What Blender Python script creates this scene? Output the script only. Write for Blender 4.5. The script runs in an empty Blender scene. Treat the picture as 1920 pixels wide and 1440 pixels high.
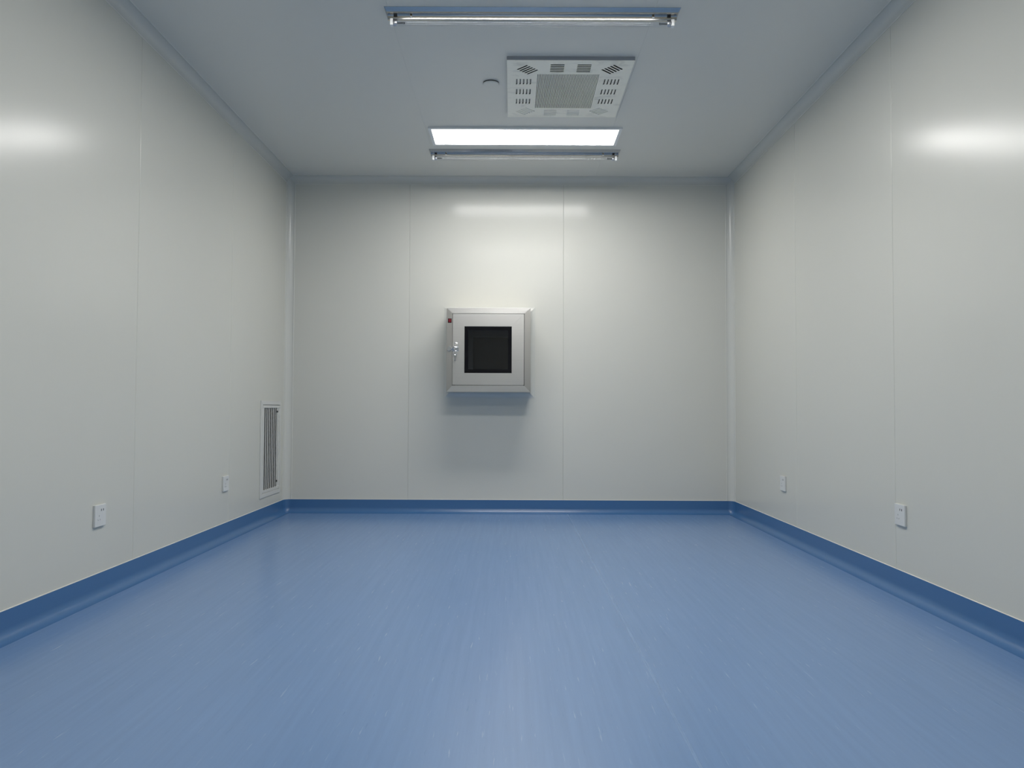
import bpy, bmesh, math, random
from mathutils import Vector, Matrix

# ------------------------------------------------------------------ camera, world, exposure
S = bpy.context.scene
COL = S.collection
random.seed(4)

H_CAM = 0.785
cam_d = bpy.data.cameras.new('camera')
cam_d.sensor_fit = 'HORIZONTAL'; cam_d.sensor_width = 36.0
cam_d.lens = 1471.17 / 1920 * 36.0
cam_d.clip_start = 0.02; cam_d.clip_end = 60
cam = bpy.data.objects.new('camera', cam_d); COL.objects.link(cam)
_yaw, _pitch, _roll = -0.0005, 0.0313, 0.0040
_F = Vector((math.sin(_yaw) * math.cos(_pitch), math.cos(_yaw) * math.cos(_pitch), math.sin(_pitch)))
_R0 = Vector((math.cos(_yaw), -math.sin(_yaw), 0)); _U0 = _R0.cross(_F)
_R = _R0 * math.cos(_roll) + _U0 * math.sin(_roll)
_U = _U0 * math.cos(_roll) - _R0 * math.sin(_roll)
cam.matrix_world = Matrix(((_R.x, _U.x, -_F.x, 0), (_R.y, _U.y, -_F.y, 0), (_R.z, _U.z, -_F.z, H_CAM), (0, 0, 0, 1)))
S.camera = cam

W = bpy.data.worlds.new('world'); S.world = W; W.use_nodes = True
W.node_tree.nodes['Background'].inputs[0].default_value = (0.01, 0.011, 0.012, 1)

LED_STRENGTH = 26.5
LED_COLOR = (1.0, 0.985, 0.955, 1)
vs = S.view_settings
S.display_settings.display_device = 'sRGB'
vs.view_transform = 'Standard'; vs.look = 'None'; vs.gamma = 1.0; vs.use_curve_mapping = False
vs.exposure = 0.0
S.cycles.max_bounces = 14; S.cycles.diffuse_bounces = 8; S.cycles.glossy_bounces = 6
S.cycles.transparent_max_bounces = 16

# ------------------------------------------------------------------ room dimensions (metres)
XL, XR = -1.7066, 1.6646
YB, YF = 5.91, -0.9           # wall facing the camera, wall behind it
HC = 2.537                    # ceiling
T = 0.05                      # panel thickness
RC = 0.049                    # coving radius

# ------------------------------------------------------------------ helpers
def obj(name, bm, mat, parent=None, smooth=False, recalc=True):
    if recalc:
        bmesh.ops.recalc_face_normals(bm, faces=bm.faces[:])
    me = bpy.data.meshes.new(name); bm.to_mesh(me); bm.free()
    if mat: me.materials.append(mat)
    if smooth:
        me.polygons.foreach_set('use_smooth', [True] * len(me.polygons))
    o = bpy.data.objects.new(name, me); COL.objects.link(o)
    if parent: o.parent = parent
    return o

def smooth_by_angle(o, deg=35):
    me = o.data
    b = bmesh.new(); b.from_mesh(me)
    for f in b.faces: f.smooth = True
    for e in b.edges:
        if len(e.link_faces) == 2:
            e.smooth = e.calc_face_angle(0) < math.radians(deg)
    b.to_mesh(me); b.free()
    return o

def tag(o, label, cat, group=None, kind=None):
    o['label'] = label; o['category'] = cat
    if group: o['group'] = group
    if kind: o['kind'] = kind
    return o

def empty(name, loc=(0, 0, 0)):
    o = bpy.data.objects.new(name, None); COL.objects.link(o); o.location = loc
    o.empty_display_size = 0.1
    return o

def box(bm, x0, x1, y0, y1, z0, z1, bev=0.0, seg=2):
    vs_ = [bm.verts.new(p) for p in ((x0, y0, z0), (x1, y0, z0), (x1, y1, z0), (x0, y1, z0),
                                     (x0, y0, z1), (x1, y0, z1), (x1, y1, z1), (x0, y1, z1))]
    fs = [bm.faces.new([vs_[i] for i in q]) for q in
          ((0, 3, 2, 1), (4, 5, 6, 7), (0, 1, 5, 4), (1, 2, 6, 5), (2, 3, 7, 6), (3, 0, 4, 7))]
    if bev:
        es = set(e for f in fs for e in f.edges)
        bmesh.ops.bevel(bm, geom=list(es), offset=bev, segments=seg, affect='EDGES', profile=0.5)

def bx(*a, **k):
    bm = bmesh.new(); box(bm, *a, **k); return bm

def cyl(bm, p0, p1, r0, r1=None, n=20, caps=True):
    r1 = r0 if r1 is None else r1
    p0 = Vector(p0); p1 = Vector(p1); d = (p1 - p0).normalized()
    a = d.orthogonal().normalized(); b = d.cross(a)
    A = [bm.verts.new(p0 + (a * math.cos(t) + b * math.sin(t)) * r0) for t in [2 * math.pi * i / n for i in range(n)]]
    B = [bm.verts.new(p1 + (a * math.cos(t) + b * math.sin(t)) * r1) for t in [2 * math.pi * i / n for i in range(n)]]
    for i in range(n):
        bm.faces.new((A[i], A[(i + 1) % n], B[(i + 1) % n], B[i]))
    if caps:
        bm.faces.new(A[::-1]); bm.faces.new(B)

def lathe(bm, prof, origin, axis='Z', n=32):
    """prof: (radius, height) from one pole to the other"""
    O = Vector(origin)
    def pt(r, h, t):
        c, s = r * math.cos(t), r * math.sin(t)
        return O + {'Z': Vector((c, s, h)), 'Y': Vector((c, h, s)), 'X': Vector((h, c, s))}[axis]
    rings = []
    for r, h in prof:
        if r < 1e-6: rings.append([bm.verts.new(pt(0, h, 0))])
        else: rings.append([bm.verts.new(pt(r, h, 2 * math.pi * i / n)) for i in range(n)])
    for A, B in zip(rings, rings[1:]):
        for i in range(n):
            j = (i + 1) % n
            if len(A) == 1 and len(B) == 1: continue
            if len(A) == 1: bm.faces.new((A[0], B[i], B[j]))
            elif len(B) == 1: bm.faces.new((A[i], A[j], B[0]))
            else: bm.faces.new((A[i], A[j], B[j], B[i]))

def tube(bm, pts, r, n=10, closed=False):
    pts = [Vector(p) for p in pts]; rings = []
    m = len(pts)
    for i, p in enumerate(pts):
        if closed: d = pts[(i + 1) % m] - pts[i - 1]
        else: d = pts[min(i + 1, m - 1)] - pts[max(i - 1, 0)]
        d.normalize()
        ref = Vector((0, 0, 1)) if abs(d.z) < 0.9 else Vector((1, 0, 0))
        a = d.cross(ref).normalized(); b = d.cross(a)
        rings.append([bm.verts.new(p + (a * math.cos(2 * math.pi * k / n) + b * math.sin(2 * math.pi * k / n)) * r) for k in range(n)])
    for i in range(m if closed else m - 1):
        A, B = rings[i], rings[(i + 1) % m]
        for k in range(n):
            bm.faces.new((A[k], A[(k + 1) % n], B[(k + 1) % n], B[k]))
    if not closed:
        bm.faces.new(rings[0][::-1]); bm.faces.new(rings[-1])

def sweep(bm, sections, cap=True):
    """closed 2D profile swept through a list of sections (lists of 3D points of equal length)"""
    R = [[bm.verts.new(p) for p in s] for s in sections]
    n = len(R[0])
    for A, B in zip(R, R[1:]):
        for i in range(n):
            bm.faces.new((A[i], A[(i + 1) % n], B[(i + 1) % n], B[i]))
    if cap:
        bm.faces.new(R[0][::-1]); bm.faces.new(R[-1])

def panel(name, u0, u1, v0, v1, M, mat, parent, hole=None, bev=0.005):
    """sandwich panel in its own (u, v, w) frame, face at w = 0; hole = (a0, a1, b0, b1) cut right through"""
    bm = bmesh.new()
    us = [u0, u1]; ws = [v0, v1]
    if hole:
        us = [u0, hole[0], hole[1], u1]; ws = [v0, hole[2], hole[3], v1]
    g = {}
    for k, w in enumerate((0.0, -T)):
        for i, u in enumerate(us):
            for j, v in enumerate(ws): g[i, j, k] = bm.verts.new((u, v, w))
    for i in range(len(us) - 1):
        for j in range(len(ws) - 1):
            if hole and i == 1 and j == 1:
                for (a, b), (c, d) in (((1, 1), (2, 1)), ((2, 1), (2, 2)), ((2, 2), (1, 2)), ((1, 2), (1, 1))):
                    bm.faces.new((g[a, b, 0], g[c, d, 0], g[c, d, 1], g[a, b, 1]))
                continue
            for k in (0, 1):
                bm.faces.new((g[i, j, k], g[i + 1, j, k], g[i + 1, j + 1, k], g[i, j + 1, k]))
    nu, nv = len(us) - 1, len(ws) - 1
    for j in range(nv):
        for i in (0, nu): bm.faces.new((g[i, j, 0], g[i, j + 1, 0], g[i, j + 1, 1], g[i, j, 1]))
    for i in range(nu):
        for j in (0, nv): bm.faces.new((g[i, j, 0], g[i + 1, j, 0], g[i + 1, j, 1], g[i, j, 1]))
    bmesh.ops.recalc_face_normals(bm, faces=bm.faces[:])
    es = [e for e in bm.edges if all(abs(v.co.z) < 1e-6 for v in e.verts)
          and (all(abs(v.co.x - u0) < 1e-6 for v in e.verts) or all(abs(v.co.x - u1) < 1e-6 for v in e.verts))]
    bmesh.ops.bevel(bm, geom=es, offset=bev, segments=6, affect='EDGES', profile=0.5)
    for v in bm.verts: v.co = M(*v.co)
    return obj(name, bm, mat, parent)

# ------------------------------------------------------------------ materials
def mat(name, color, rough=0.5, metal=0.0, spec=0.5, var=0.0, vscale=(3, 3, 3), bump=0.0, rvar=0.0, coat=0.0, detail=4.0):
    m = bpy.data.materials.new(name); m.use_nodes = True
    nt = m.node_tree; b = nt.nodes['Principled BSDF']
    b.inputs['Base Color'].default_value = (*color, 1); b.inputs['Roughness'].default_value = rough
    b.inputs['Metallic'].default_value = metal; b.inputs['Specular IOR Level'].default_value = spec
    if coat: b.inputs['Coat Weight'].default_value = coat
    tc = nt.nodes.new('ShaderNodeTexCoord'); mp = nt.nodes.new('ShaderNodeMapping')
    mp.inputs['Scale'].default_value = vscale
    nz = nt.nodes.new('ShaderNodeTexNoise'); nz.inputs['Scale'].default_value = 1.0; nz.inputs['Detail'].default_value = detail
    nt.links.new(tc.outputs['Object'], mp.inputs['Vector']); nt.links.new(mp.outputs['Vector'], nz.inputs['Vector'])
    rp = nt.nodes.new('ShaderNodeMapRange'); nt.links.new(nz.outputs['Fac'], rp.inputs['Value'])
    rp.inputs['From Min'].default_value = 0.25; rp.inputs['From Max'].default_value = 0.75
    rp.inputs['To Min'].default_value = 1 - var; rp.inputs['To Max'].default_value = 1 + var
    mx = nt.nodes.new('ShaderNodeVectorMath'); mx.operation = 'SCALE'
    mx.inputs[0].default_value = color; nt.links.new(rp.outputs['Result'], mx.inputs['Scale'])
    nt.links.new(mx.outputs['Vector'], b.inputs['Base Color'])
    if rvar:
        rr = nt.nodes.new('ShaderNodeMapRange'); nt.links.new(nz.outputs['Fac'], rr.inputs['Value'])
        rr.inputs['From Min'].default_value = 0.25; rr.inputs['From Max'].default_value = 0.75
        rr.inputs['To Min'].default_value = max(0.02, rough - rvar); rr.inputs['To Max'].default_value = rough + rvar
        nt.links.new(rr.outputs['Result'], b.inputs['Roughness'])
    if bump:
        bp = nt.nodes.new('ShaderNodeBump'); bp.inputs['Strength'].default_value = bump; bp.inputs['Distance'].default_value = 0.002
        nt.links.new(nz.outputs['Fac'], bp.inputs['Height']); nt.links.new(bp.outputs['Normal'], b.inputs['Normal'])
    return m

M_WALL = mat('painted_panel', (0.612, 0.612, 0.560), 0.21, spec=0.21, var=0.012, vscale=(0.6, 0.6, 0.5))
M_WALL_B = mat('painted_panel_gloss', (0.63, 0.63, 0.585), 0.16, spec=0.19, var=0.012, vscale=(0.6, 0.6, 0.5))
M_CEIL = mat('painted_ceiling_panel', (0.710, 0.702, 0.655), 0.30, spec=0.3, var=0.012, vscale=(0.6, 0.6, 0.5))
M_TRIM = mat('coving_aluminium_white', (0.61, 0.615, 0.58), 0.22, spec=0.35, var=0.01)
M_PLASTIC = mat('white_plastic', (0.66, 0.67, 0.655), 0.35, var=0.01)
M_WHITE = mat('white_enamel', (0.80, 0.81, 0.81), 0.35, var=0.01)
M_GRILLE = mat('grille_enamel', (0.64, 0.64, 0.61), 0.4, var=0.02)
M_DARK = mat('dark_void', (0.012, 0.012, 0.013), 0.8, var=0.1)
M_BLACK = mat('black_border', (0.004, 0.004, 0.006), 0.12, spec=0.25, var=0.05)
M_STEEL = mat('brushed_steel', (0.68, 0.67, 0.65), 0.31, metal=1.0, var=0.02, vscale=(2, 30, 220), rvar=0.015)
M_STEEL_V_DIM = mat('brushed_steel_upright_dim', (0.45, 0.44, 0.415), 0.36, metal=1.0, var=0.02, vscale=(220, 30, 2), rvar=0.015)  # same steel as the level rails; darker colour stands in for weaker reflection
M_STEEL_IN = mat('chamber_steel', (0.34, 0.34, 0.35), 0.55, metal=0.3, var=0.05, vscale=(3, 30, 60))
M_POLISH = mat('polished_steel', (0.58, 0.56, 0.52), 0.17, metal=1.0, var=0.02, vscale=(2, 80, 80), rvar=0.02)
M_CHROME = mat('chrome', (0.78, 0.79, 0.82), 0.10, metal=1.0, var=0.03)
M_ALU = mat('lamp_cap_aluminium', (0.55, 0.56, 0.57), 0.35, metal=0.9, var=0.03)
M_RIM = mat('rim_grey_metal', (0.36, 0.375, 0.40), 0.4, var=0.04, vscale=(8, 8, 8))
M_RED = mat('red_indicator', (0.15, 0.006, 0.014), 0.25, var=0.1)
M_FILTER = mat('grille_filter', (0.035, 0.035, 0.036), 0.9, var=0.15, vscale=(40, 40, 40))
M_SEAL = mat('white_sealant', (0.70, 0.70, 0.66), 0.45, var=0.04, vscale=(20, 20, 20))

# blue sheet vinyl: directional flecks running along the room
def vinyl(name, flecks=True):
    m = bpy.data.materials.new(name); m.use_nodes = True
    nt = m.node_tree; b = nt.nodes['Principled BSDF']; L = nt.links.new
    tc = nt.nodes.new('ShaderNodeTexCoord')
    def noise(scale, detail=4, rough=0.55):
        mp = nt.nodes.new('ShaderNodeMapping'); mp.inputs['Scale'].default_value = scale
        n = nt.nodes.new('ShaderNodeTexNoise'); n.inputs['Scale'].default_value = 1; n.inputs['Detail'].default_value = detail
        n.inputs['Roughness'].default_value = rough
        L(tc.outputs['Object'], mp.inputs['Vector']); L(mp.outputs['Vector'], n.inputs['Vector']); return n.outputs['Fac']
    def ramp(src, lo, hi, a, c):
        r = nt.nodes.new('ShaderNodeMapRange'); r.inputs['From Min'].default_value = lo; r.inputs['From Max'].default_value = hi
        r.inputs['To Min'].default_value = a; r.inputs['To Max'].default_value = c; L(src, r.inputs['Value']); return r.outputs['Result']
    base = nt.nodes.new('ShaderNodeMix'); base.data_type = 'RGBA'
    base.inputs['A'].default_value = (*VINYL_A, 1); base.inputs['B'].default_value = (*VINYL_B, 1)
    L(ramp(noise((1.3, 0.5, 1.0), 3), 0.3, 0.7, 0, 1), base.inputs['Factor'])
    col = base.outputs['Result']
    if flecks:
        st = nt.nodes.new('ShaderNodeMix'); st.data_type = 'RGBA'; st.blend_type = 'MULTIPLY'; st.inputs['Factor'].default_value = 1
        sc = nt.nodes.new('ShaderNodeCombineColor'); v = ramp(noise((55, 1.6, 1), 5, 0.6), 0.3, 0.7, 0.955, 1.045)
        for k in range(3): L(v, sc.inputs[k])
        L(col, st.inputs['A']); L(sc.outputs['Color'], st.inputs['B'])
        fl = nt.nodes.new('ShaderNodeMix'); fl.data_type = 'RGBA'
        fl.inputs['B'].default_value = (0.34, 0.45, 0.60, 1)
        L(ramp(noise((95, 7.5, 1), 3, 0.5), 0.66, 0.80, 0, 0.55), fl.inputs['Factor']); L(st.outputs['Result'], fl.inputs['A'])
        dk = nt.nodes.new('ShaderNodeMix'); dk.data_type = 'RGBA'
        dk.inputs['B'].default_value = (0.07, 0.15, 0.30, 1)
        L(ramp(noise((110, 9.5, 5), 3, 0.5), 0.68, 0.80, 0, 0.4), dk.inputs['Factor']); L(fl.outputs['Result'], dk.inputs['A'])
        col = dk.outputs['Result']
    L(col, b.inputs['Base Color'])
    b.inputs['Roughness'].default_value = VINYL_R
    b.inputs['Specular IOR Level'].default_value = 0.6
    return m
VINYL_A = (0.138, 0.244, 0.440); VINYL_B = (0.152, 0.254, 0.446); VINYL_R = 0.265  # floor base lightened: part of the glossy sheen is in this colour
M_VINYL = vinyl('blue_sheet_vinyl')
VINYL_A = (0.049, 0.142, 0.318); VINYL_B = (0.053, 0.148, 0.324)  # same vinyl, darker: shade on the upright skirting is put into the colour
M_VINYL_SHADED = vinyl('blue_vinyl_shaded', False)
M_WELD = mat('weld_rod', (0.168, 0.276, 0.464), 0.32, var=0.05, vscale=(40, 8, 8))

def emission(name, color, strength):
    m = bpy.data.materials.new(name); m.use_nodes = True
    nt = m.node_tree; nt.nodes.remove(nt.nodes['Principled BSDF'])
    e = nt.nodes.new('ShaderNodeEmission'); e.inputs[0].default_value = color; e.inputs[1].default_value = strength
    nt.links.new(e.outputs[0], nt.nodes['Material Output'].inputs[0]); return m
M_LED = emission('led_diffuser', LED_COLOR, LED_STRENGTH)

def clear_glass(name, tint, refl=1.0, rough=0.02):
    m = bpy.data.materials.new(name); m.use_nodes = True
    nt = m.node_tree; nt.nodes.remove(nt.nodes['Principled BSDF'])
    t = nt.nodes.new('ShaderNodeBsdfTransparent'); t.inputs[0].default_value = (*tint, 1)
    g = nt.nodes.new('ShaderNodeBsdfGlossy'); g.inputs['Roughness'].default_value = rough
    g.inputs[0].default_value = (refl, refl, refl, 1)
    f = nt.nodes.new('ShaderNodeLayerWeight'); f.inputs[0].default_value = 0.5
    pw = nt.nodes.new('ShaderNodeMath'); pw.operation = 'POWER'; pw.inputs[1].default_value = 5.0
    sk_ = nt.nodes.new('ShaderNodeMath'); sk_.operation = 'MULTIPLY_ADD'; sk_.inputs[1].default_value = 0.96; sk_.inputs[2].default_value = 0.04
    nt.links.new(f.outputs['Facing'], pw.inputs[0]); nt.links.new(pw.outputs[0], sk_.inputs[0])
    x = nt.nodes.new('ShaderNodeMixShader')
    nt.links.new(sk_.outputs[0], x.inputs[0]); nt.links.new(t.outputs[0], x.inputs[1]); nt.links.new(g.outputs[0], x.inputs[2])
    nt.links.new(x.outputs[0], nt.nodes['Material Output'].inputs[0]); return m
M_GLASS = clear_glass('tinted_window_glass', (0.66, 0.67, 0.70))
M_QUARTZ = clear_glass('clear_lamp_glass', (0.96, 0.96, 0.96), rough=0.04)

# diffuser plate enamel with grey dust smudges
def plate_mat():
    m = mat('cream_enamel_dusty', (0.95, 0.915, 0.80), 0.4, var=0.02, vscale=(4, 4, 4))
    nt = m.node_tree; b = nt.nodes['Principled BSDF']; L = nt.links.new
    src = b.inputs['Base Color'].links[0].from_socket
    tc = nt.nodes.new('ShaderNodeTexCoord'); mp = nt.nodes.new('ShaderNodeMapping'); mp.inputs['Scale'].default_value = (7, 16, 4)
    mp.inputs['Location'].default_value = (0.7, 1.3, 0); mp.inputs['Rotation'].default_value = (0, 0, 0.35)
    n = nt.nodes.new('ShaderNodeTexNoise'); n.inputs['Scale'].default_value = 1; n.inputs['Detail'].default_value = 6; n.inputs['Distortion'].default_value = 1.2
    r = nt.nodes.new('ShaderNodeMapRange'); r.inputs['From Min'].default_value = 0.55; r.inputs['From Max'].default_value = 0.78
    r.inputs['To Min'].default_value = 0; r.inputs['To Max'].default_value = 0.45
    x = nt.nodes.new('ShaderNodeMix'); x.data_type = 'RGBA'; x.inputs['B'].default_value = (0.33, 0.32, 0.30, 1)
    L(tc.outputs['Object'], mp.inputs['Vector']); L(mp.outputs['Vector'], n.inputs['Vector']); L(n.outputs['Fac'], r.inputs['Value'])
    L(r.outputs['Result'], x.inputs['Factor']); L(src, x.inputs['A']); L(x.outputs['Result'], b.inputs['Base Color'])
    return m
M_PLATE = plate_mat()

# ------------------------------------------------------------------ the room shell
# floor: slab with two vinyl sheets and the welded seam between them
fl = obj('floor', bx(XL - T, XR + T, YF - T, YB + T, -0.12, -0.006), M_VINYL_SHADED)
tag(fl, 'blue speckled sheet vinyl floor of the empty room', 'floor', kind='structure')
WX = 0.4165
obj('vinyl_sheet', bx(XL, WX - 0.004, YF, YB, -0.006, 0.0), M_VINYL, fl)
obj('vinyl_sheet', bx(WX + 0.004, XR, YF, YB, -0.006, 0.0), M_VINYL, fl)
bm = bmesh.new()
sweep(bm, [[(WX - 0.004, y, -0.004), (WX - 0.004, y, 0.0), (WX, y, 0.0001), (WX + 0.004, y, 0.0), (WX + 0.004, y, -0.004)] for y in (YF, YB)])
obj('weld_seam', bm, M_WELD, fl)

wl = tag(empty('wall_left', (XL, 0, 0)), 'left wall of pale grey metal sandwich panels with a return air grille', 'wall', kind='structure')
wr = tag(empty('wall_right', (XR, 0, 0)), 'right wall of pale grey metal sandwich panels', 'wall', kind='structure')
wb = tag(empty('wall_back', (0, YB, 0)), 'far wall of pale grey panels carrying the steel pass box', 'wall', kind='structure')
wf = tag(empty('wall_front', (0, YF, 0)), 'plain pale grey panel wall behind the camera', 'wall', kind='structure')
ce = tag(empty('ceiling', (0, 0, HC)), 'pale grey metal panel ceiling with lamps and an air diffuser', 'ceiling', kind='structure')

GY0, GY1, GZ0, GZ1 = 5.315, 5.772, H_CAM - 0.6175, H_CAM + 0.048       # return grille outer frame
OY0, OY1, OZ0, OZ1 = 5.375, 5.736, H_CAM - 0.567, H_CAM - 0.002        # its opening
ly = [YF, 0.005, 1.188, 2.3715, 3.5555, 4.7441, YB]
for a, b in zip(ly, ly[1:]):
    hole = (OY0 - 0.006, OY1 + 0.006, OZ0 - 0.006, OZ1 + 0.006) if b == YB else None
    panel('wall_panel', a, b, 0, HC, lambda u, v, w: Vector((w, u, v)), M_WALL, wl, hole)
ry = [YF, -0.12, 1.0595, 2.24, 3.421, 4.6012, YB]
for a, b in zip(ry, ry[1:]):
    panel('wall_panel', a, b, 0, HC, lambda u, v, w: Vector((-w, u, v)), M_WALL, wr)
BX0, BX1, BZ0, BZ1 = -0.476, 0.130, H_CAM + 0.118, H_CAM + 0.7243      # pass box outline
xs = [XL, -0.7823, 0.3831, XR]
for a, b in zip(xs, xs[1:]):
    hole = (BX0 + 0.004, BX1 - 0.004, BZ0 + 0.004, BZ1 - 0.004) if a < -0.7 < b and b < 1 and a > XL else None
    panel('wall_panel', a, b, 0, HC, lambda u, v, w: Vector((u, -w, v)), M_WALL_B, wb, hole, bev=0.0035)
for a, b in zip(xs, xs[1:]):
    panel('wall_panel', a, b, 0, HC, lambda u, v, w: Vector((u, w, v)), M_WALL, wf)
FX0, FX1, FY0, FY1 = -0.034, 0.604, 3.850, 4.612                        # air diffuser plate
cx = [XL, -0.5515, 0.6188, XR]
for a, b in zip(cx, cx[1:]):
    hole = (FX0 + 0.02, FX1 - 0.02, FY0 + 0.02, FY1 - 0.02) if a > XL and b < XR else None
    panel('ceiling_panel', a, b, YF, YB, lambda u, v, w: Vector((u, v, -w)), M_CEIL, ce, hole, bev=0.0015)

# coving: concave quarter-round strips with a thin raised lip on both edges
def cove_profile(r=RC, lip=0.0022, n=12):
    k = 0.0026
    pr = [(0, 0), (0, r + 0.004), (k * 0.6, r + 0.0036), (k, r + 0.002), (k * 0.9, r + 0.0004), (lip, r)]
    rr = r - lip
    for i in range(n + 1):
        t = math.pi / 2 * i / n
        # arc centred at (r, r)
        pr.append((r - rr * math.cos(t), r - rr * math.sin(t)))
    pr += [(r + 0.0004, k * 0.9), (r + 0.002, k), (r + 0.0036, k * 0.6), (r + 0.004, 0)]
    return pr
def cove(name, p0, p1, da, db, label):
    bm = bmesh.new(); p0, p1, da, db = map(Vector, (p0, p1, da, db))
    sweep(bm, [[p + da * a + db * b for a, b in cove_profile()] for p in (p0, p1)])
    o = tag(smooth_by_angle(obj(name, bm, M_TRIM), 30), label, 'coving', kind='structure')
    for u, v in ((da, db), (db, da)):             # fine bead of sealant along both edges
        bm = bmesh.new(); off = u * (RC + 0.0042) + v * 0.0006
        tube(bm, [p0 + off, p0.lerp(p1, 0.5) + off, p1 + off], 0.0016, 8)
        obj('sealant_line', bm, M_SEAL, o)
    return o
SK = 0.1015                                                             # top of the skirting
cove('trim_1', (XL, YF, HC), (XL, YB, HC), (1, 0, 0), (0, 0, -1), 'long pale coving strip where the left wall meets the ceiling')
cove('trim_2', (XR, YF, HC), (XR, YB, HC), (-1, 0, 0), (0, 0, -1), 'long pale coving strip where the right wall meets the ceiling')
cove('trim_3', (XL, YB, HC), (XR, YB, HC), (0, -1, 0), (0, 0, -1), 'pale coving strip where the far wall meets the ceiling')
cove('trim_4', (XL, YB, SK), (XL, YB, HC), (1, 0, 0), (0, -1, 0), 'upright pale coving strip in the far left corner beside the grille')
cove('trim_5', (XR, YB, SK), (XR, YB, HC), (-1, 0, 0), (0, -1, 0), 'upright pale coving strip in the far right corner')

# skirting: vinyl carried up the wall with a coved foot
SKR = 0.040
def skirt_profile():
    pr = [(0, -0.002), (0, 0.100), (0.003, 0.100)]
    for i in range(13):
        t = math.pi / 2 * i / 12
        pr.append((0.003 + SKR - SKR * math.cos(t), SKR - SKR * math.sin(t) + 0.0003))
    pr += [(0.003 + SKR + 0.004, 0.0002), (0.003 + SKR + 0.004, -0.002)]
    return pr
CAP = [(0, 0.0995), (0, SK), (0.0025, SK), (0.0038, 0.1005), (0.0038, 0.0995)]
def run(path, prof):
    return [[Vector((p[0] + n[0] * a, p[1] + n[1] * a, z)) for a, z in prof] for p, n in path]
def skirting(name, path, label):
    bm = bmesh.new(); sweep(bm, run(path, skirt_profile()))
    o = smooth_by_angle(obj(name, bm, M_VINYL_SHADED), 40)
    tag(o, label, 'skirting', kind='structure')
    bm = bmesh.new(); sweep(bm, run(path, CAP)); c = smooth_by_angle(obj('sealant_line', bm, M_SEAL, o), 25)
    c['label'] = 'thin white sealant line along the top of the blue skirting'
skirting('baseboard_left', [((XL, YF), (1, 0)), ((XL, YB - RC), (1, 0))], 'blue coved vinyl skirting along the left wall')
skirting('baseboard_right', [((XR, YF), (-1, 0)), ((XR, YB - RC), (-1, 0))], 'blue coved vinyl skirting along the right wall')
pth = []
for i in range(9):
    t = math.pi / 2 * i / 8
    pth.append(((XL + RC - RC * math.cos(t), YB - RC + RC * math.sin(t)), (math.cos(t), -math.sin(t))))
for i in range(9):
    t = math.pi / 2 * i / 8
    pth.append(((XR - RC + RC * math.sin(t), YB - RC + RC * math.cos(t)), (-math.sin(t), -math.cos(t))))
skirting('baseboard_back', pth, 'blue coved vinyl skirting along the far wall')

# ------------------------------------------------------------------ ceiling lights
def rect_ring(name, o4, i4, M, d0, d1, mats, parent, bev=0.0008, slope=0.0):
    """four mitred rails between an outer and inner rectangle (a0,a1,b0,b1); depth d0 (back) to d1 (front)"""
    oc = [(o4[0], o4[2]), (o4[1], o4[2]), (o4[1], o4[3]), (o4[0], o4[3])]
    ic = [(i4[0], i4[2]), (i4[1], i4[2]), (i4[1], i4[3]), (i4[0], i4[3])]
    res = []
    for k in range(4):
        bm = bmesh.new(); l = (k + 1) % 4
        sec = []
        for c in (k, l):
            sec.append([M(*oc[c], d0), M(*ic[c], d0), M(*ic[c], d1), M(*oc[c], d1 - slope)])
        sweep(bm, sec)
        bmesh.ops.recalc_face_normals(bm, faces=bm.faces[:])
        bmesh.ops.bevel(bm, geom=bm.edges[:], offset=bev, segments=2, affect='EDGES')
        res.append(obj(name, bm, mats[k % 2] if isinstance(mats, (list, tuple)) else mats, parent))
    return res

LX, LW, LD = 0.0735, 0.606, 0.160        # light centre x, half width, half depth
def led_light(yc, label):
    r = empty('ceiling_light', (LX, yc, HC))
    rect_ring('frame', (-LW, LW, -LD, LD), (-LW + 0.02, LW - 0.02, -LD + 0.022, LD - 0.022),
              lambda a, b, d: Vector((a, b, -d)), 0.0, 0.011, M_WHITE, r)
    obj('diffuser', bx(-LW + 0.0195, LW - 0.0195, -LD + 0.0215, LD - 0.0215, -0.0075, -0.001), M_LED, r)
    return tag(r, label, 'ceiling light')
led_light(4.990, 'long glowing white panel light on the ceiling in front of the far wall')
led_light(3.105, 'panel light on the ceiling just above the top edge of the view')
led_light(1.225, 'panel light on the ceiling over the near end of the room')

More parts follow.
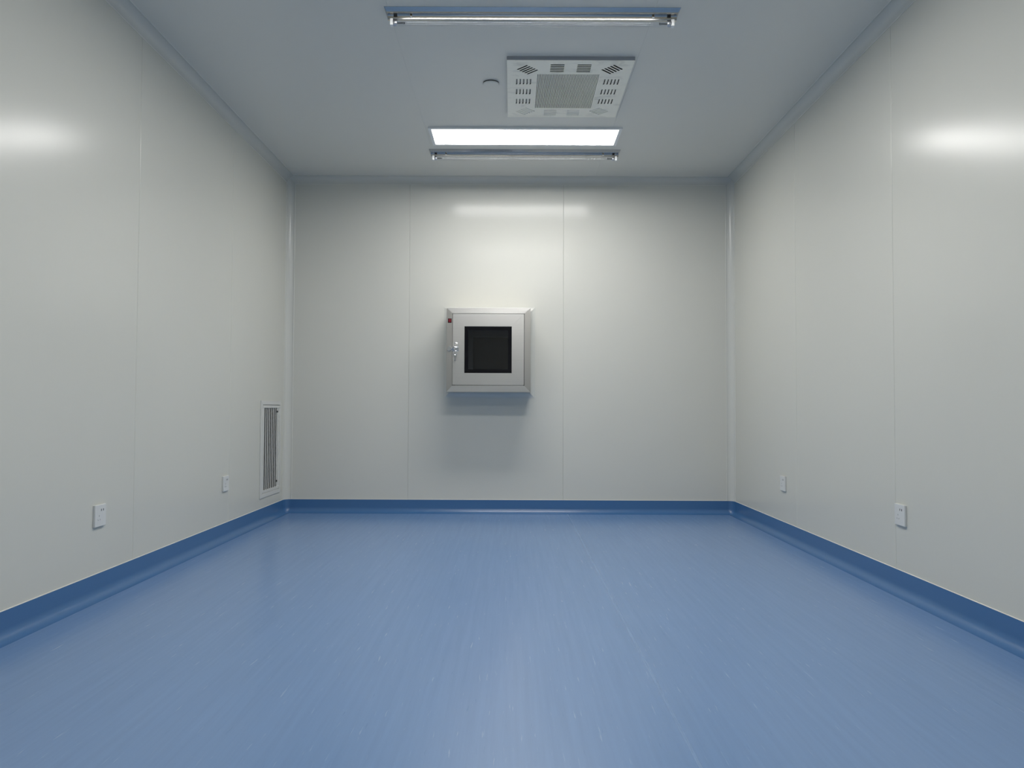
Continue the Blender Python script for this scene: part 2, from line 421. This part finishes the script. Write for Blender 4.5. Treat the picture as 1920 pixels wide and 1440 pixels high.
# ------------------------------------------------------------------ ultraviolet tube lamps
def uv_lamp():
    r = empty('tube_lamp', (0, 0, 0))
    L2 = 0.649
    prof = [(0, 0), (0.0, -0.0015), (0.021, -0.0125), (0.0225, -0.0155), (0.040, -0.0175), (0.0435, -0.020), (0.0455, -0.024), (0.047, -0.032),
            (0.0485, -0.0335), (0.0615, -0.0335), (0.063, -0.032), (0.0645, -0.024), (0.0665, -0.020), (0.070, -0.0175), (0.0875, -0.0155), (0.089, -0.0125), (0.110, -0.0015), (0.110, 0)]
    bm = bmesh.new()
    def inset(z): return 0.010 * min(1, -z / 0.0155)
    sweep(bm, [[Vector((s * (L2 - inset(z)), y, z)) for y, z in prof] for s in (-1, 1)])
    smooth_by_angle(obj('body', bm, M_POLISH, r), 25)
    for s in (-1, 1):
        bm = bmesh.new(); xa, xb = sorted((s * 0.6155, s * 0.6285))
        box(bm, xa, xb, 0.043, 0.067, -0.060, -0.030, bev=0.002)
        h = obj('lamp_holder', bm, M_WHITE, r); h['label'] = 'white plastic lamp holder'
        obj('clip', bx(*sorted((s * 0.596, s * 0.612)), 0.040, 0.044, -0.0245, -0.0195), M_DARK, r)
        bm = bmesh.new(); lathe(bm, [(0, -0.0042), (0.003, -0.0036), (0.0055, -0.0012), (0.006, 0)], (s * 0.535, 0.0435, -0.0245), 'Z', 14)
        smooth_by_angle(obj('screw', bm, M_PLASTIC, r), 50)
    ty, tz, tr = 0.055, -0.0475, 0.0128
    bm = bmesh.new(); cyl(bm, (-0.598, ty, tz), (0.598, ty, tz), tr, n=28, caps=False)
    t = smooth_by_angle(obj('tube', bm, M_QUARTZ, r), 60); t['label'] = 'clear glass germicidal tube, unlit'
    for s in (-1, 1):
        bm = bmesh.new(); lathe(bm, [(0, s * 0.6155), (0.0125, s * 0.6155), (0.0134, s * 0.613), (0.0134, s * 0.600), (0.0125, s * 0.598), (0, s * 0.598)], (0, ty, tz), 'X', 24)
        smooth_by_angle(obj('end_cap', bm, M_ALU, t), 40)
        bm = bmesh.new()
        tube(bm, [(s * 0.598, ty - 0.004, tz), (s * 0.575, ty - 0.004, tz + 0.001), (s * 0.566, ty - 0.006, tz)], 0.0012, 6)
        tube(bm, [(s * 0.598, ty + 0.004, tz), (s * 0.575, ty + 0.004, tz + 0.001), (s * 0.566, ty + 0.006, tz)], 0.0012, 6)
        tube(bm, [(s * 0.566, ty - 0.006, tz), (s * 0.5645, ty, tz + 0.005), (s * 0.566, ty + 0.006, tz)], 0.0014, 6)
        obj('electrode', bm, M_DARK, t)
    return r
uv = uv_lamp(); uv.location = (0.081, 3.369, HC)
tag(uv, 'steel ceiling fitting with a clear unlit tube, the nearer one above the air diffuser', 'tube lamp', 'unlit tube lamps on the ceiling')
uv2 = uv.copy(); COL.objects.link(uv2); uv2.location = (0.077, 5.249, HC)
for ch in list(uv.children):
    c = ch.copy(); COL.objects.link(c); c.parent = uv2
    for g in ch.children:
        d = g.copy(); COL.objects.link(d); d.parent = c
uv2['label'] = 'steel ceiling fitting with a clear unlit tube, right behind the glowing panel light'

# ------------------------------------------------------------------ supply air diffuser
ff = tag(empty('air_diffuser', ((FX0 + FX1) / 2, (FY0 + FY1) / 2, HC)), 'square cream metal air diffuser with slits and louvres on the ceiling', 'air diffuser')
fcx, fcy = (FX0 + FX1) / 2, (FY0 + FY1) / 2
PZ = -0.020
slots = []                    # (cx, cy, length, width, angle) ; length along the local x
for gx in (0.2205, 0.3565):
    for i in range(5): slots.append((gx, 3.9025 + i * 0.0195, 0.072, 0.0120, math.pi))
for gx in (0.2145, 0.3485):
    for i in range(5): slots.append((gx, 4.503 + i * 0.0185, 0.072, 0.0085, 0.0))
for gy in (4.108, 4.239, 4.373):
    for i in range(5): slots.append((0.0155 + i * 0.0182, gy, 0.070, 0.0085, math.pi / 2))
    for i in range(5): slots.append((0.480 + i * 0.0182, gy, 0.070, 0.0075, math.pi / 2))
for gx, gy, ang in ((0.070, 3.962, math.pi * 3 / 4), (0.502, 3.954, math.pi * 5 / 4), (0.0695, 4.520, math.pi / 4), (0.497, 4.516, -math.pi / 4)):
    for i in range(5):
        o_ = (i - 2) * 0.0185
        slots.append((gx - math.sin(ang) * o_, gy + math.cos(ang) * o_, 0.076, 0.011 if gy < 4.2 else 0.009, ang))
CX0, CX1, CY0, CY1 = 0.122, 0.4465, 4.014, 4.471
def slot_corners(s):
    x, y, l, w, a = s; c, d = math.cos(a), math.sin(a)
    k = 0.004
    return [(x + c * p - d * q - fcx, y + d * p + c * q - fcy) for p, q in
            ((-l / 2, -w / 2), (l / 2 - k, -w / 2), (l / 2, 0), (l / 2 - k, w / 2), (-l / 2, w / 2))]
bm = bmesh.new()
def loop(pts):
    v = [bm.verts.new((x, y, PZ)) for x, y in pts]
    return [bm.edges.new((v[i], v[(i + 1) % len(v)])) for i in range(len(v))]
edges = loop([(FX0 - fcx, FY0 - fcy), (FX1 - fcx, FY0 - fcy), (FX1 - fcx, FY1 - fcy), (FX0 - fcx, FY1 - fcy)])
for s in slots: edges += loop(slot_corners(s))
edges += loop([(CX0 - fcx, CY0 - fcy), (CX1 - fcx, CY0 - fcy), (CX1 - fcx, CY1 - fcy), (CX0 - fcx, CY1 - fcy)])
bmesh.ops.triangle_fill(bm, use_beauty=True, use_dissolve=False, edges=edges)
ext = bmesh.ops.extrude_face_region(bm, geom=bm.faces[:])
for v in [g for g in ext['geom'] if isinstance(g, bmesh.types.BMVert)]: v.co.z += 0.0015
obj('plate', bm, M_PLATE, ff)
# folded rim up to the ceiling
rim = rect_ring('rim', (FX0 - fcx, FX1 - fcx, FY0 - fcy, FY1 - fcy),
          (FX0 - fcx + 0.003, FX1 - fcx - 0.003, FY0 - fcy + 0.003, FY1 - fcy - 0.003),
          lambda a, b, d: Vector((a, b, -d)), 0.0, 0.0187, M_RIM, ff, bev=0.0005)
# plenum above the plate, its inner shade put in as near-black colour
bm = bmesh.new()
box(bm, FX0 - fcx + 0.021, FX1 - fcx - 0.021, FY0 - fcy + 0.021, FY1 - fcy - 0.021, -0.006, 0.16)
bmesh.ops.delete(bm, geom=[f for f in bm.faces if all(abs(v.co.z + 0.006) < 1e-5 for v in f.verts)], context='FACES')
obj('plenum', bm, M_DARK, ff)
# slats between the central slits
NS = 44
pitch = (CX1 - CX0) / NS
sl = None
for i in range(NS + 1):
    x = CX0 + i * pitch - fcx
    if sl is None:
        sl = obj('slat', bx(-0.0022, 0.0022, CY0 - fcy - 0.003, CY1 - fcy + 0.003, -0.0045, 0.0), M_PLATE, ff); o = sl
    else:
        o = sl.copy(); COL.objects.link(o); o.parent = ff
    o.location = (x, 0, PZ + 0.0042)
# pressed louvre blade in each slot, slanting away from the plate
def louvre_mesh(l, w):
    bm = bmesh.new()
    sec = []
    for x, d in ((-l / 2, 0.0), (-l / 2 + 0.006, 1.0), (l / 2 - 0.008, 1.0), (l / 2, 0.0)):
        sec.append([Vector((x, w / 2, 0.0)), Vector((x, w / 2 - w * 0.62 * max(d, 0.05), 0.005 * d + 0.0001)),
                    Vector((x, w / 2 - w * 0.62 * max(d, 0.05), 0.0058 * d + 0.0009)), Vector((x, w / 2, 0.0009))])
    sweep(bm, sec)
    return bm
protos = {}
for s in slots:
    key = (round(s[2], 4), round(s[3], 4))
    if key not in protos:
        o = obj('louvre', louvre_mesh(s[2], s[3]), M_PLATE, ff); protos[key] = o
    else:
        o = protos[key].copy(); COL.objects.link(o); o.parent = ff
    o.location = (s[0] - fcx, s[1] - fcy, PZ + 0.0006); o.rotation_euler = (0, 0, s[4])

# ------------------------------------------------------------------ small round cover on the ceiling
bm = bmesh.new()
lathe(bm, [(0, -0.0105), (0.036, -0.0105), (0.0415, -0.0095), (0.0435, -0.007), (0.0435, -0.0055), (0.041, -0.005), (0, -0.005)], (0, 0, 0), 'Z', 48)
rc = empty('ceiling_cover', (-0.1215, 4.172, HC))
tag(rc, 'small round white cover plate on the ceiling left of the air diffuser', 'cover plate')
smooth_by_angle(obj('disc', bm, M_CEIL, rc), 40)
bm = bmesh.new(); lathe(bm, [(0, -0.0052), (0.0425, -0.0052), (0.0425, 0), (0, 0)], (0, 0, 0), 'Z', 40)  # black disc added as the shadow gap behind the cover
g_ = smooth_by_angle(obj('shadow_disc', bm, M_DARK, rc), 40); g_['label'] = 'dark disc standing in for the shadow gap behind the round cover'

# ------------------------------------------------------------------ return air grille on the left wall
gr = tag(empty('return_air_grille', (XL, (GY0 + GY1) / 2, GZ0)), 'tall pale metal return air grille with upright slats low on the left wall', 'air grille')
gy, gz = (GY0 + GY1) / 2, GZ0
def GM(a, b, d): return Vector((d, a - gy, b - gz))
HZ = H_CAM + 0.018
rect_ring('frame', (GY0, GY1, GZ0, GZ1), (GY0 + 0.040, GY1 - 0.020, GZ0 + 0.030, HZ + 0.002), GM, 0.0, 0.006, M_GRILLE, gr, bev=0.001)
rect_ring('door_frame', (GY0 + 0.0415, GY1 - 0.0215, GZ0 + 0.0315, HZ - 0.001), (OY0, OY1, OZ0, OZ1), GM, 0.0, 0.0055, M_GRILLE, gr, bev=0.001)
bm = bmesh.new()
box(bm, -0.060, -0.001, OY0 - gy - 0.004, OY1 - gy + 0.004, OZ0 - gz - 0.004, OZ1 - gz + 0.004)
bmesh.ops.delete(bm, geom=[f for f in bm.faces if all(abs(v.co.x + 0.001) < 1e-5 for v in f.verts)], context='FACES')
obj('recess', bm, M_FILTER, gr)
NB = 8
sp = (OY1 - OY0 - 0.026) / NB
bl = None
for i in range(NB):
    y = OY0 + (i + 0.6) * sp - gy
    if bl is None:
        bm = bmesh.new()
        box(bm, -0.0045, 0.0, -0.0062, 0.0062, OZ0 - gz - 0.001, OZ1 - gz + 0.001, bev=0.0008, seg=1)
        bl = obj('slat', bm, M_GRILLE, gr); o = bl
    else:
        o = bl.copy(); COL.objects.link(o); o.parent = gr
    o.location = (0.001, y, 0)
obj('gap', bx(0.0002, 0.0012, GY0 + 0.0395 - gy, GY1 - 0.0195 - gy, HZ - 0.0015 - gz, HZ + 0.0025 - gz), M_DARK, gr)  # dark strip added to paint in the shade of the door gap
obj('side_strip', bx(-0.004, 0.002, OY1 - gy - 0.026, OY1 - gy + 0.001, OZ0 - gz - 0.001, OZ1 - gz + 0.001), M_GRILLE, gr)
for z in (H_CAM - 0.0285, H_CAM - 0.5295):
    bm = bmesh.new(); lathe(bm, [(0.0, 0.0055), (0.004, 0.0055), (0.0042, 0.002), (0.0085, 0.002), (0.0085, 0.0)], (0.002, OY1 - gy - 0.042, z - gz), 'X', 18)
    obj('latch', bm, M_DARK, gr)

# ------------------------------------------------------------------ wall sockets
def socket(side, yc, zc, label):
    """side -1: left wall, +1: right wall. Built facing +w; u runs to the right as one faces the wall."""
    X = XL if side < 0 else XR
    r = tag(empty('wall_socket', (X, yc, zc)), label, 'wall socket', 'wall sockets low on the side walls')
    def M(u, w, v):
        return Vector((w, u, v)) if side < 0 else Vector((-w, -u, v))
    def put(name, bm, m, parent, deg=40):
        for v in bm.verts: v.co = M(v.co.x, v.co.y, v.co.z)
        return obj(name, bm, m, parent)
    bm = bmesh.new(); box(bm, -0.043, 0.043, 0.0, 0.0105, -0.045, 0.045, bev=0.0022, seg=3)
    base = put('face_plate', bm, M_PLASTIC, r)
    def slot(u, v, w, h, ang):
        bm = bmesh.new(); box(bm, -w / 2, w / 2, 0.0098, 0.0109, -h / 2, h / 2)
        c, s = math.cos(ang), math.sin(ang)
        for q in bm.verts: q.co.x, q.co.z = q.co.x * c - q.co.z * s + u, q.co.x * s + q.co.z * c + v
        put('pin_hole', bm, M_DARK, base)
    slot(0.0040, 0.0225, 0.0042, 0.0090, 0); slot(0.0200, 0.0225, 0.0042, 0.0090, 0)
    slot(-0.012, -0.0005, 0.0016, 0.0060, 0); slot(-0.0205, -0.0165, 0.0016, 0.0060, 0.6); slot(-0.0045, -0.0165, 0.0016, 0.0060, -0.6)
    return r
socket(-1, 3.2520, H_CAM - 0.4475, 'white wall socket low on the left wall, nearer the camera')
socket(-1, 4.6745, H_CAM - 0.4515, 'white wall socket on the left wall beside the return air grille')
socket(+1, 3.3655, H_CAM - 0.4470, 'white wall socket low on the right wall, nearer the camera')
socket(+1, 4.8185, H_CAM - 0.4510, 'white wall socket on the right wall towards the far corner')

# ------------------------------------------------------------------ stainless steel pass box
YFR = YB - 0.27                                  # front plane
pb = tag(empty('pass_box', ((BX0 + BX1) / 2, YB, BZ0)), 'square stainless steel pass box with a dark window on the far wall', 'pass box')
px, pz = (BX0 + BX1) / 2, BZ0
def PM(a, b, d): return Vector((a - px, -d, b - pz))      # d = distance out from the wall
# outer shell: an open sleeve through the wall
bm = bmesh.new()
box(bm, BX0 - px, BX1 - px, -0.262, -0.0005, 0, BZ1 - BZ0)
bmesh.ops.delete(bm, geom=[f for f in bm.faces if all(abs(v.co.y + 0.262) < 1e-5 for v in f.verts) or all(abs(v.co.y + 0.0005) < 1e-5 for v in f.verts)], context='FACES')
body = obj('body', bm, M_STEEL, pb)
DX0, DX1, DZ0, DZ1 = -0.432, 0.0825, H_CAM + 0.168, H_CAM + 0.682
# chamber seen through the window
bm = bmesh.new()
box(bm, DX0 - px + 0.004, DX1 - px - 0.004, -0.25, 0.30, DZ0 - pz + 0.004, DZ1 - pz - 0.004)
bmesh.ops.delete(bm, geom=[f for f in bm.faces if all(abs(v.co.y + 0.25) < 1e-5 for v in f.verts)], context='FACES')
ch_ = obj('chamber', bm, M_STEEL_IN, pb)
obj('rear_window', bx(-0.312 - px, 0.000 - px, 0.292, 0.2995, H_CAM + 0.24 - pz, H_CAM + 0.563 - pz), M_BLACK, ch_)
# front frame rails, mitred
rect_ring('frame_rail', (BX0, BX1, BZ0, BZ1), (DX0 - 0.002, DX1 + 0.003, DZ0 - 0.003, DZ1 + 0.002), PM, 0.246, 0.270, (M_STEEL, M_STEEL_V_DIM), pb, bev=0.0018, slope=0.0006)
# door leaf
VX0, VX1, VZ0, VZ1 = -0.347, -0.006, H_CAM + 0.2545, H_CAM + 0.592
dr = empty('door', (0, 0, 0)); dr.parent = pb
rect_ring('door_panel', (DX0, DX1, DZ0, DZ1), (VX0, VX1, VZ0, VZ1), PM, 0.252, 0.2675, M_STEEL, dr, bev=0.0015)
def prim(name, a0, a1, b0, b1, d0, d1, m, parent, bev=0.0):
    return obj(name, bx(a0 - px, a1 - px, -d1, -d0, b0 - pz, b1 - pz, bev=bev), m, parent)
bdr = 0.027
rect_ring('window_border', (VX0 + 0.0005, VX1 - 0.0005, VZ0 + 0.0005, VZ1 - 0.0005), (VX0 + bdr, VX1 - bdr, VZ0 + bdr, VZ1 - bdr), PM, 0.255, 0.2655, M_BLACK, dr, bev=0.0006)
prim('window_glass', VX0 + bdr - 0.002, VX1 - bdr + 0.002, VZ0 + bdr - 0.002, VZ1 - bdr + 0.002, 0.260, 0.2635, M_GLASS, dr)
# red indicator on the left rail
ind = prim('indicator', -0.4665, -0.4400, H_CAM + 0.6165, H_CAM + 0.6475, 0.2665, 0.2715, M_BLACK, pb, 0.001)
l_ = prim('lens', -0.4635, -0.4430, H_CAM + 0.6200, H_CAM + 0.6440, 0.2700, 0.2745, M_RED, ind, 0.0015); l_['label'] = 'dark red indicator lens'
# latch with keys
lz = H_CAM + 0.428
la = prim('keeper', -0.4695, -0.4400, lz - 0.013, lz + 0.013, 0.2660, 0.2800, M_CHROME, pb, 0.002)
prim('strike', -0.4600, -0.4510, lz - 0.019, lz + 0.019, 0.2680, 0.2860, M_CHROME, la, 0.002)
lk = prim('latch_body', -0.4370, -0.3860, lz - 0.016, lz + 0.016, 0.2665, 0.2760, M_CHROME, dr, 0.003)
bm = bmesh.new(); lathe(bm, [(0, -0.300), (0.006, -0.300), (0.0065, -0.290), (0.015, -0.289), (0.0165, -0.286), (0.0165, -0.278), (0.019, -0.275), (0.019, -0.267), (0, -0.267)], (-0.405 - px, 0, lz - pz), 'Y', 26)
smooth_by_angle(obj('lock_knob', bm, M_CHROME, lk), 35)
bm = bmesh.new()
tube(bm, [(-0.440 - px, -0.279, lz - pz), (-0.428 - px, -0.285, lz - pz), (-0.416 - px, -0.284, lz + 0.004 - pz)], 0.005, 8)
smooth_by_angle(obj('latch_tongue', bm, M_CHROME, lk), 60)
bm = bmesh.new()
tube(bm, [(-0.405 - px + 0.016 * math.cos(t), -0.301, lz + 0.026 - pz + 0.016 * math.sin(t)) for t in [2 * math.pi * i / 22 for i in range(22)]], 0.0016, 6, closed=True)
tube(bm, [(-0.410 - px + 0.013 * math.cos(t), -0.298, lz - 0.030 - pz + 0.015 * math.sin(t)) for t in [2 * math.pi * i / 22 for i in range(22)]], 0.0014, 6, closed=True)
obj('key_ring', bm, M_CHROME, lk)
for k, (tilt, off) in enumerate(((0.10, -0.004), (-0.22, 0.002))):
    bm = bmesh.new()
    lathe(bm, [(0.004, -0.001), (0.0105, -0.001), (0.0105, 0.001), (0.004, 0.001), (0.004, -0.001)], (0, 0, 0), 'Y', 18)
    box(bm, -0.0042, 0.0042, -0.001, 0.001, -0.040, -0.009)
    for q in range(3): box(bm, 0.004, 0.0056, -0.0009, 0.0009, -0.036 + q * 0.008, -0.033 + q * 0.008)
    for v in bm.verts:
        x, z = v.co.x, v.co.z
        v.co.x = x * math.cos(tilt) - z * math.sin(tilt) + off - 0.410 - px; v.co.z = x * math.sin(tilt) + z * math.cos(tilt) + lz - 0.050 - pz
        v.co.y += -0.293 - 0.004 * k
    obj('key', bm, M_CHROME, lk)
# coving strips round the box where it meets the wall
RB = 0.041
prof = [(0.0, 0.0), (RB, 0.0), (RB, 0.002)] + [(RB - (RB - 0.002) * math.sin(t), RB - (RB - 0.002) * math.cos(t)) for t in [math.pi / 2 * i / 8 for i in range(9)]] + [(0.0, RB)]
cor = [(BX0, BZ0, -1, -1), (BX1, BZ0, 1, -1), (BX1, BZ1, 1, 1), (BX0, BZ1, -1, 1)]
for k in range(4):
    bm = bmesh.new()
    sweep(bm, [[PM(c[0] + c[2] * o_, c[1] + c[3] * o_, d) for o_, d in prof] for c in (cor[k], cor[(k + 1) % 4])])
    c_ = smooth_by_angle(obj('cove_strip', bm, M_TRIM, pb), 30)
